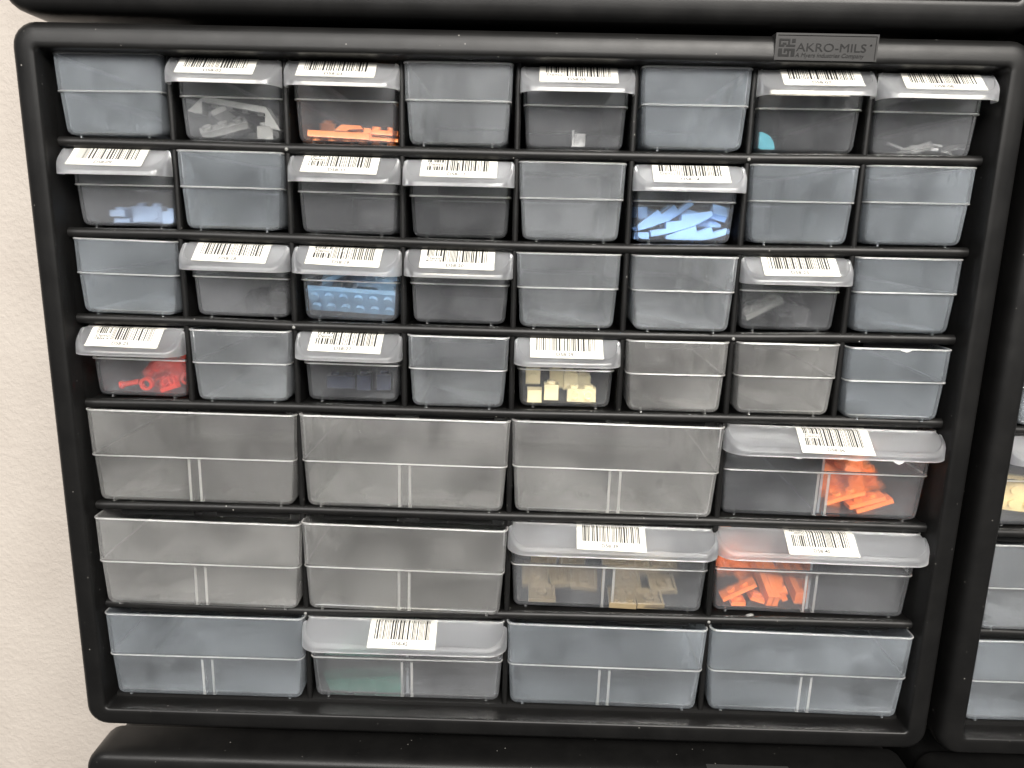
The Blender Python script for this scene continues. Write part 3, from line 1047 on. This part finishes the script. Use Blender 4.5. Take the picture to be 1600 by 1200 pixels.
# ---- D58-03: soft orange
g = 'soft orange toy pieces'
put(D[3], 'toy_plate', piece_bm(4, 1, 3.2), 'nougat', (-4.5, 4.6, -7), (180, 1.5, 0), 'long soft orange plate lying studs down at the front of drawer D58-03', g)
poly_piece(D[3], 'toy_wedge', [(-9, 7.6), (-5, 10.6), (5, 10.4), (6.5, 8.6), (-1, 8.2), (-2, 7.2)], -12, 8, 'nougat', 'soft orange wedge resting on the long plate in drawer D58-03', g)
poly_piece(D[3], 'toy_bracket', [(7, 3.2), (12, 3.2), (12, 4.6), (11.5, 8.6), (8.2, 8.6), (8.0, 6.2), (7, 6.0)], -6, 8, 'nougat', 'soft orange bracket right of the long plate in drawer D58-03', g)
put(D[3], 'toy_plate', piece_bm(2, 1, 1.6), 'nougat', (18.2, 3.0, -8), (180, 2, 0), 'thin soft orange plate low in the right corner of drawer D58-03', g)
put(D[3], 'toy_plate', piece_bm(2, 1, 2.4), 'nougat', (17.5, 6.8, -12), (0, 2, 0), 'soft orange plate with studs up in the right corner of drawer D58-03', g)
put(D[3], 'toy_brick', piece_bm(1, 1, 9.6), 'nougat', (-17.5, 8.0, -34), (0, 0, 12), 'soft orange brick standing blurred at the back left of drawer D58-03', g)
heap(D[3], 6, (-17, 18), (3.2, 8), (-42, -18), [(4, 1, 3.2), (2, 1, 3.2)], 'nougat', 'soft orange plate in the jumble behind the long plate of drawer D58-03', 'jumbled soft orange plates', 3, spin=(12, 60, 10))
# ---- D58-05: one grey clip
bm = bmesh.new()
box(bm, -1.0, 4.8, 0.0, 6.6, -4, 0, .2)
box(bm, -2.2, -1.0, 0.0, 8.0, -4, 0, .2)
box(bm, -0.98, 0.3, 3.0, 6.0, 0.02, .4, .1)
put(D[5], 'toy_clip', bm, 'light_grey', (1.2, 2.0, -8), (0, 0, 0), 'lone grey clip standing in drawer D58-05', None, 'toy piece')
# ---- D58-07: turquoise quarter round
bm = bmesh.new()
pts = [(0, 0)] + [(8.2 * math.cos(a), 8.4 * math.sin(a)) for a in [i * PI / 2 / 10 for i in range(8)]] + [(1.2, 8.5), (0, 8.5)]
prism(bm, pts, -8, 0)
put(D[7], 'toy_slope', bm, 'turquoise', (-22.5, 1.6, -5), (0, 0, 0), 'turquoise quarter round piece in the lower left of drawer D58-07', None, 'toy brick')
# ---- D58-08: pale slivers
heap(D[8], 11, (-12, 20), (2.2, 6), (-30, -8), [(2, 1, 1.2, False), (1, 1, 1.2, False), (3, 1, 1.2, False)], 'light_grey', 'pale grey tile among the bits at the bottom of drawer D58-08', 'pale bits in drawer D58-08', 8, 'toy_tile', (30, 90, 30))
# ---- D58-09: pale blue
g = 'pale blue toy bricks'
bm = piece_bm(2, 1, 8.4)
cyl(bm, (3.2, 0, 3.9), 'z', 2.9, 0.9, 16); 
put(D[9], 'toy_brick', bm, 'ice_blue', (1.5, 6.2, -24), (0, 0, 4), 'pale blue brick with a round peg hole in the middle of drawer D58-09', g)
put(D[9], 'toy_plate', piece_bm(1, 2, 3.2), 'ice_blue', (-12, 6.4, -22), (0, 0, 3), 'pale blue plate left of the pegged brick in drawer D58-09', g)
put(D[9], 'toy_plate', piece_bm(1, 1, 2.6), 'ice_blue', (-11, 2.8, -20), (0, 0, 8), 'smallest pale blue plate, flat on the floor of drawer D58-09', g)
put(D[9], 'toy_brick', piece_bm(1, 1, 6.4), 'ice_blue', (16.6, 4.8, -18), (0, 0, 6), 'pale blue block at the right end of drawer D58-09', g)
# ---- D58-14: sky blue slopes, outlines facing the front
K, CX, BY = 25.2, 735, 1112
SB = [
    ([(90, 945), (410, 690), (470, 750), (540, 840), (320, 925), (115, 985)], -7.5, 7, 'pointed sky blue slope at the far left of the fan in drawer D58-14'),
    ([(470, 745), (630, 625), (690, 690), (705, 720), (560, 842), (500, 855)], -9.0, 7, 'second sky blue slope of the fan in drawer D58-14, pointing up right'),
    ([(640, 735), (800, 600), (850, 550), (898, 615), (720, 745), (560, 850)], -10.5, 7, 'sky blue slope whose tip rises highest in drawer D58-14'),
    ([(520, 850), (715, 825), (718, 750), (1110, 695), (1130, 750), (1030, 815), (920, 880), (700, 955), (500, 1010), (330, 1045), (318, 965), (520, 935)], -4.6, 6.5, 'long stepped sky blue curved slope across the middle of drawer D58-14'),
    ([(520, 1030), (700, 960), (905, 890), (925, 965), (1110, 900), (1140, 970), (1330, 910), (1360, 975), (1180, 1040), (1030, 1070), (900, 1082), (650, 1082), (525, 1065)], -3.6, 6.5, 'bow shaped sky blue curved slope along the bottom right of drawer D58-14'),
    ([(108, 992), (305, 992), (305, 1078), (108, 1078)], -5.0, 8, 'sky blue brick flat in the lower left corner of drawer D58-14'),
    ([(105, 660), (295, 660), (295, 800), (105, 800)], -14, 8, 'sky blue brick high at the left side of drawer D58-14'),
    ([(910, 895), (1110, 775), (1290, 870), (1280, 907)], -12, 6, 'sky blue slope tip behind the long curve at the right of drawer D58-14'),
    ([(720, 790), (735, 745), (850, 680), (975, 712), (900, 800)], -13, 6, 'sky blue slope half hidden behind the middle of drawer D58-14'),
]
for pts, z, th, lab in SB:
    poly_piece(D[14], 'toy_slope', px(pts, CX, BY, K), z, th, 'sky_blue', lab, 'sky blue toy slopes')
put(D[14], 'toy_plate', piece_bm(1, 1, 3.6, False), 'sky_blue', (20.3, 15.6, -12), (38, 14, 0), 'sky blue tile tilted high at the right side of drawer D58-14', 'sky blue toy slopes')
heap(D[14], 9, (-19, 19), (6, 18), (-50, -20), [(3, 1, 3.2, False), (2, 1, 6.4, False)], 'sky_blue', 'sky blue piece in the pile at the back of drawer D58-14', 'piled sky blue pieces', 14)
# ---- D58-18 and D58-23: dark pieces deep inside
heap(D[18], 7, (-10, 16), (4, 15), (-60, -24), [(2, 1, 9.6), (2, 2, 3.2), (1, 1, 9.6)], 'near_black', 'black brick blurred at the back of drawer D58-18', 'black bricks in drawer D58-18', 18, 'toy_brick')
heap(D[23], 7, (-6, 18), (4, 13), (-50, -18), [(3, 1, 3.2), (2, 1, 9.6), (4, 1, 3.2)], 'near_black', 'black piece blurred at the back of drawer D58-23', 'black pieces in drawer D58-23', 23, 'toy_brick')
put(D[23], 'toy_plate', piece_bm(3, 1, 3.2), 'dark_grey', (-9, 10, -20), (10, -24, 15), 'grey plate leaning left of the black pieces in drawer D58-23', None)
# ---- D58-19: steel blue
put(D[19], 'toy_plate', piece_bm(6, 2, 3.2), 'sand_blue', (-0.6, 9.8, -9.6), (131, 1.8, 0), 'two by six steel blue plate on edge, studs facing out of drawer D58-19', None)
put(D[19], 'toy_tile', piece_bm(2, 1, 3.0, False), 'sand_blue', (-8.8, 23.4, -8), (10, -24, 0), 'steel blue tile lying slanted on top of the pile in drawer D58-19', None)
heap(D[19], 30, (-17, 20), (15, 29), (-34, -17), [(1, 2, 3.2), (3, 1, 3.2, False), (2, 1, 3.2, False), (1, 1, 6.4)], 'sand_blue', 'steel blue piece in the pile behind the big plate of drawer D58-19', 'piled steel blue pieces', 19, spin=(80, 180, 80))
# ---- D58-25: clear red
def ring_bm(ro, ri, h):
    b = bmesh.new()
    lo = [[b.verts.new(V(q * math.cos(t * PI / 12), q * math.sin(t * PI / 12), zz)) for t in range(24)] for q, zz in ((ro, 0), (ro, h), (ri, h), (ri, 0))]
    skin(b, lo + [lo[0]])
    return b


g = 'clear red toy pieces'
put(D[25], 'toy_ring', ring_bm(3.6, 2.2, 3.0), 'red', (0.4, 6.0, -8), (0, 0, 0), 'clear red ring facing out in the middle of drawer D58-25', g, 'toy piece')
put(D[25], 'toy_ring', ring_bm(3.6, 2.6, 3.2), 'red', (8.8, 6.0, -12), (0, 0, 40), 'clear red ring turned sideways right of the middle ring in drawer D58-25', g, 'toy piece')
bm = bmesh.new(); cyl(bm, (-5, 0, 0), 'x', 1.5, 10, 12); cyl(bm, (-5.6, 0, 0), 'x', 2.3, 1.2, 12)
put(D[25], 'toy_bar', bm, 'red', (-9.6, 5.6, -8), (0, -12, 0), 'clear red bar lying at the left of drawer D58-25', g, 'toy piece')
bm = bmesh.new(); box(bm, -5, 5, -1.2, 1.2, -2, 2, .3); box(bm, 1, 2.2, 1.2, 5, -1.5, 1.5, .2); box(bm, 3.6, 4.8, 1.2, 5, -1.5, 1.5, .2)
put(D[25], 'toy_clip', bm, 'red', (13.6, 4.4, -6.5), (0, -20, 0), 'clear red clip with two prongs at the right of drawer D58-25', g, 'toy piece')
rr = random.Random(25)
for i in range(28):
    t = rr.random()
    put(D[25], 'toy_ring', ring_bm(rr.uniform(3, 4), rr.uniform(1.6, 2.4), rr.uniform(2.5, 6)), 'red', (rr.uniform(-13 + 12 * t, 20), 4 + 12 * t, rr.uniform(-36, -13)), (rr.uniform(-90, 90), rr.uniform(-90, 90), rr.uniform(0, 180)),
        'clear red piece in the glowing heap at the back of drawer D58-25', 'heaped clear red pieces', 'toy piece')
# ---- D58-27: navy blocks
for x, h, lab in ((-9, 7, 'navy block at the left of three in drawer D58-27'), (4, 8.6, 'navy block in the middle of three in drawer D58-27'), (15, 8.6, 'navy block at the right of three in drawer D58-27')):
    put(D[27], 'toy_brick', piece_bm(1, 1, h) if x == 4 else piece_bm(2 if x < 0 else 1, 1, h), 'navy', (x, 6.5 + h / 4, -14 - abs(x) * .2), (0, 0, 3), lab, 'navy toy bricks')
# ---- D58-29: cream
g = 'cream toy bricks'
bm = piece_bm(1, 1, 7.2, False)
put(D[29], 'toy_brick', piece_bm(1, 1, 7.2, False), 'cream', (-16.6, 5.0, -8), (0, 0, 0), 'smooth cream cube at the lower left of drawer D58-29', g)
put(D[29], 'toy_brick', piece_bm(1, 1, 8.6), 'cream', (-7.3, 7.2, -9), (0, 0, 0), 'cream brick standing stud up left of centre in drawer D58-29', g)
bm = piece_bm(2, 1, 7.2)
for i in (-3.7, 3.7):
    lo = [[bm.verts.new(V(i + q * math.cos(t * PI / 10), q * math.sin(t * PI / 10), zz)) for t in range(20)] for q, zz in ((2.4, 3.8), (2.4, 5.4), (1.5, 5.4), (1.5, 4.2))]
    skin(bm, lo); bm.faces.new(lo[-1])
put(D[29], 'toy_brick', bm, 'cream', (9.6, 5.6, -10.5), (0, 0, 0), 'cream brick with two round studs facing out of drawer D58-29', g)
put(D[29], 'toy_brick', piece_bm(1, 1, 8), 'cream', (-17.5, 13.5, -20), (90, 0, 0), 'cream brick stacked behind the smooth cube, stud forward, in drawer D58-29', g)
put(D[29], 'toy_brick', piece_bm(1, 1, 9.6), 'cream', (-4, 11.5, -24), (0, 0, 0), 'cream brick blurred behind the stud up one in drawer D58-29', g)
put(D[29], 'toy_brick', piece_bm(1, 1, 9.6), 'cream', (3.4, 11, -22), (0, 0, 8), 'cream brick standing behind the centre of drawer D58-29', g)
put(D[29], 'toy_brick', piece_bm(1, 1, 9.6), 'cream', (12, 7, -34), (0, 0, 8), 'farthest cream brick, behind the two stud one in drawer D58-29', g)
# ---- D58-36 and D58-40: bright orange
g = 'bright orange toy pieces'


def bar(x0, y0, x1, y1, z, root, lab, th=2.5, dp=8):
    l = math.hypot(x1 - x0, y1 - y0)
    bm = bmesh.new()
    box(bm, -l / 2, l / 2, -th / 2, th / 2, -dp / 2, dp / 2, .25)
    n = int(l // 8)
    for i in range(n):
        cyl(bm, ((i - (n - 1) / 2) * 8, th / 2, 0), 'y', 2.4, 1.6, 12)
    put(root, 'toy_plate', bm, 'coral', ((x0 + x1) / 2, (y0 + y1) / 2, z), (0, -math.degrees(math.atan2(y1 - y0, x1 - x0)), 0), lab, g)


bar(5, 7.5, 25.5, 14.5, -9, D[36], 'upper left orange plate sloping up at the front of drawer D58-36')
bar(17.5, 5.5, 37, 12, -8, D[36], 'middle orange plate sloping up at the front of drawer D58-36')
bar(22.5, 2.6, 42, 10, -9.5, D[36], 'lowest orange plate sloping up at the front of drawer D58-36')
heap(D[36], 30, (13, 36), (5, 32), (-48, -20), [(3, 1, 2.6, False), (2, 1, 2.6, False), (3, 1, 3.2)], 'coral', 'bright orange plate in the heap at the right side of drawer D58-36', 'heaped orange plates in drawer D58-36', 36, spin=(40, 180, 40))
bar(-49, 5.5, -30.5, 16, -8, D[40], 'long orange plate sloping up at the far left of drawer D58-40')
bar(-44, 4.0, -36, 4.2, -7, D[40], 'short orange plate flat under the sloping one in drawer D58-40')
bar(-32.5, 7.0, -24.6, 4.8, -9, D[40], 'short orange plate tilted down at the centre of drawer D58-40')
for x, lab in ((-21.4, 'left of two orange plates on edge pointing out of drawer D58-40'), (-17.4, 'right of two orange plates on edge pointing out of drawer D58-40')):
    put(D[40], 'toy_plate', piece_bm(1, 4, 3.2), 'coral', (x - 1, 11.6, -19.5), (22, 90, 4 if x < -20 else 2), lab, g, 'toy brick', 'YXZ')
put(D[40], 'toy_plate', piece_bm(1, 3, 3.0), 'coral', (-13.6, 12.0, -18), (20, 62, 2), 'orange plate leaning right beside the two on edge in drawer D58-40', g, 'toy brick', 'YXZ')
put(D[40], 'toy_plate', piece_bm(1, 5, 3.2), 'coral', (-4.4, 11.0, -27), (12, 90, 0), 'orange plate on edge against the divider of drawer D58-40', g, 'toy brick', 'YXZ')
heap(D[40], 40, (-44, -12), (8, 32), (-78, -42), [(3, 1, 2.6, False), (2, 1, 3.2), (1, 3, 2.6, False)], 'coral', 'bright orange plate in the heap at the left side of drawer D58-40', 'heaped orange plates in drawer D58-40', 40, spin=(50, 180, 50))
# ---- D58-39: dark tan plates, undersides up
g = 'dark tan toy plates'
TP = [(-38, 4.0, -11, 0, 'tan plate nearest the front left of drawer D58-39'), (9.5, 3.6, -9, 1, 'tan plate at the front just right of the ribs in drawer D58-39'),
      (25.5, 3.8, -9.5, 0, 'tan plate with its tube showing at the front right of drawer D58-39')]
for x, y, z, st, lab in TP:
    put(D[39], 'toy_plate', piece_bm(2, 2, 3.2, bool(st), True), 'tan', (x, y, z), (188 if not st else 8, 0, rnd.uniform(-4, 4)), lab, g)
for i, (x, y, z) in enumerate([(-42, 8, -26), (-26, 8.5, -24), (-12, 7.6, -24), (14, 9, -26), (35, 7.6, -22), (-36, 12, -42), (-18, 12, -42), (8, 14, -44), (24, 12, -40), (40, 11, -42), (-44, 14, -60), (-8, 15, -60), (18, 16, -60), (36, 14, -60)]):
    put(D[39], 'toy_plate', piece_bm(2, 2, 3.2, False, True), 'tan', (x, y, z), (196 + rnd.uniform(-8, 8), rnd.uniform(-6, 6), rnd.uniform(-12, 12)), 'dark tan square plate in the hazy rows at the back of drawer D58-39', 'hazy dark tan plates')
# ---- D58-42: dark green plates
g = 'dark green toy plates'
GP = [((-43, 18, -9), (-96, 0, 4), 1, 'dark green plate showing its tube at the upper left of drawer D58-42'),
      ((-29.5, 19.5, -10), (82, 0, 3), 0, 'plain dark green plate between the two that show tubes in drawer D58-42'),
      ((-16.5, 16, -7.5), (-98, 8, 0), 1, 'dark green plate showing its tube just left of the ribs in drawer D58-42'),
      ((-11.5, 6.5, -7), (86, 0, 0), 0, 'dark green plate lowest against the ribs of drawer D58-42'),
      ((-41, 7.5, -8), (86, -20, 0), 0, 'dark green plate tilted in the lower left corner of drawer D58-42'),
      ((-27, 7, -8), (88, 16, 6), 0, 'dark green plate tilted low in the middle of the green pile in drawer D58-42')]
for pos, rot, hol, lab in GP:
    put(D[42], 'toy_plate', piece_bm(2, 2, 3.2, False, bool(hol)), 'green', pos, rot, lab, g)
heap(D[42], 14, (-44, -12), (5, 22), (-46, -22), [(2, 2, 3.2, False, True), (2, 2, 3.2)], 'green', 'dark green square plate in the jumble of drawer D58-42', 'jumbled dark green plates', 42, spin=(60, 180, 40))
# ---- yellow bricks in the right-hand cabinet
put(D[51], 'toy_brick', piece_bm(4, 2, 19, True), 'yellow', (-37, 15, -14), (86, 3, -8), 'tall yellow brick at the right picture edge', 'yellow toy bricks')
put(D[51], 'toy_brick', piece_bm(2, 2, 9.6, True), 'white', (-14, 8, -14), (0, 0, 8), 'white brick just right of the tall yellow brick', None)

# ------------------------------------------------------------------ camera
cam = bpy.data.cameras.new('camera')
cam.sensor_width = 36.0
cam.lens = 36.0 * 1180.0 / 1600.0
cam.clip_start = 0.01
cam.clip_end = 50
co = bpy.data.objects.new('camera', cam)
COL.objects.link(co)


def cam_rot(a, b, c):
    Rx = Matrix.Rotation(a, 3, 'X'); Ry = Matrix.Rotation(b, 3, 'Y'); Rz = Matrix.Rotation(c, 3, 'Z')
    return Rz @ Rx @ Ry


R = cam_rot(0.2189, -0.0117, -0.0227).transposed()        # camera axes as columns, in the (right, up, out) frame
T = Matrix(((1, 0, 0), (0, 0, -1), (0, 1, 0)))
MW = (T @ R).to_4x4()
MW.translation = V(4.827, -31.17, 398.71)
co.matrix_world = MW
scene.camera = co

# ------------------------------------------------------------------ light
world = bpy.data.worlds.new('World')
scene.world = world
world.use_nodes = True
nt = world.node_tree
bg = nt.nodes['Background']
tc = N(nt, 'ShaderNodeTexCoord')
sp = N(nt, 'ShaderNodeSeparateXYZ')
L(nt, tc.outputs['Generated'], sp.inputs[0])
mr = N(nt, 'ShaderNodeMapRange')
mr.inputs['From Min'].default_value = -1; mr.inputs['From Max'].default_value = 1
L(nt, sp.outputs['Z'], mr.inputs['Value'])
c = ramp(nt, mr.outputs[0], [(0.0, (0.16, 0.155, 0.15)), (0.42, (0.22, 0.22, 0.225)), (0.60, (0.36, 0.38, 0.42)), (1.0, (0.5, 0.49, 0.47))])
L(nt, c, bg.inputs['Color'])
bg.inputs['Strength'].default_value = 0.42


def area(name, loc, target, sx, sy, power, colour):
    l = bpy.data.lights.new(name, 'AREA')
    l.shape = 'RECTANGLE'; l.size = sx; l.size_y = sy; l.energy = power; l.color = colour
    o = bpy.data.objects.new(name, l)
    COL.objects.link(o)
    o.location = loc
    d = Vector(target) - Vector(loc)
    o.rotation_euler = d.to_track_quat('-Z', 'Y').to_euler()
    return o


# ceiling panel of the room, then an added fill
area('ceiling_panel', (0.75, -1.75, 1.15), (0.1, 0, -0.15), 1.2, 0.6, 80, (1.0, 0.955, 0.89))
area('front_fill', (-0.5, -2.15, 1.15), (-0.05, 0, -0.15), 2.4, 1.1, 95, (1.0, 0.97, 0.93))  # broad soft fill added at front left to lift drawer fronts and contents

# ------------------------------------------------------------------ render settings
scene.view_settings.view_transform = 'Standard'
scene.view_settings.look = 'None'
scene.view_settings.exposure = 0.0
scene.view_settings.gamma = 1.0
scene.view_settings.use_curve_mapping = False
scene.render.engine = 'CYCLES'
cy = scene.cycles
cy.use_denoising = True
try:
    cy.denoiser = 'OPENIMAGEDENOISE'
except Exception:
    pass
cy.max_bounces = 14
cy.diffuse_bounces = 4
cy.glossy_bounces = 4
cy.transmission_bounces = 10
cy.transparent_max_bounces = 24
cy.sample_clamp_indirect = 30.0
cy.use_adaptive_sampling = True
cy.adaptive_threshold = 0.02
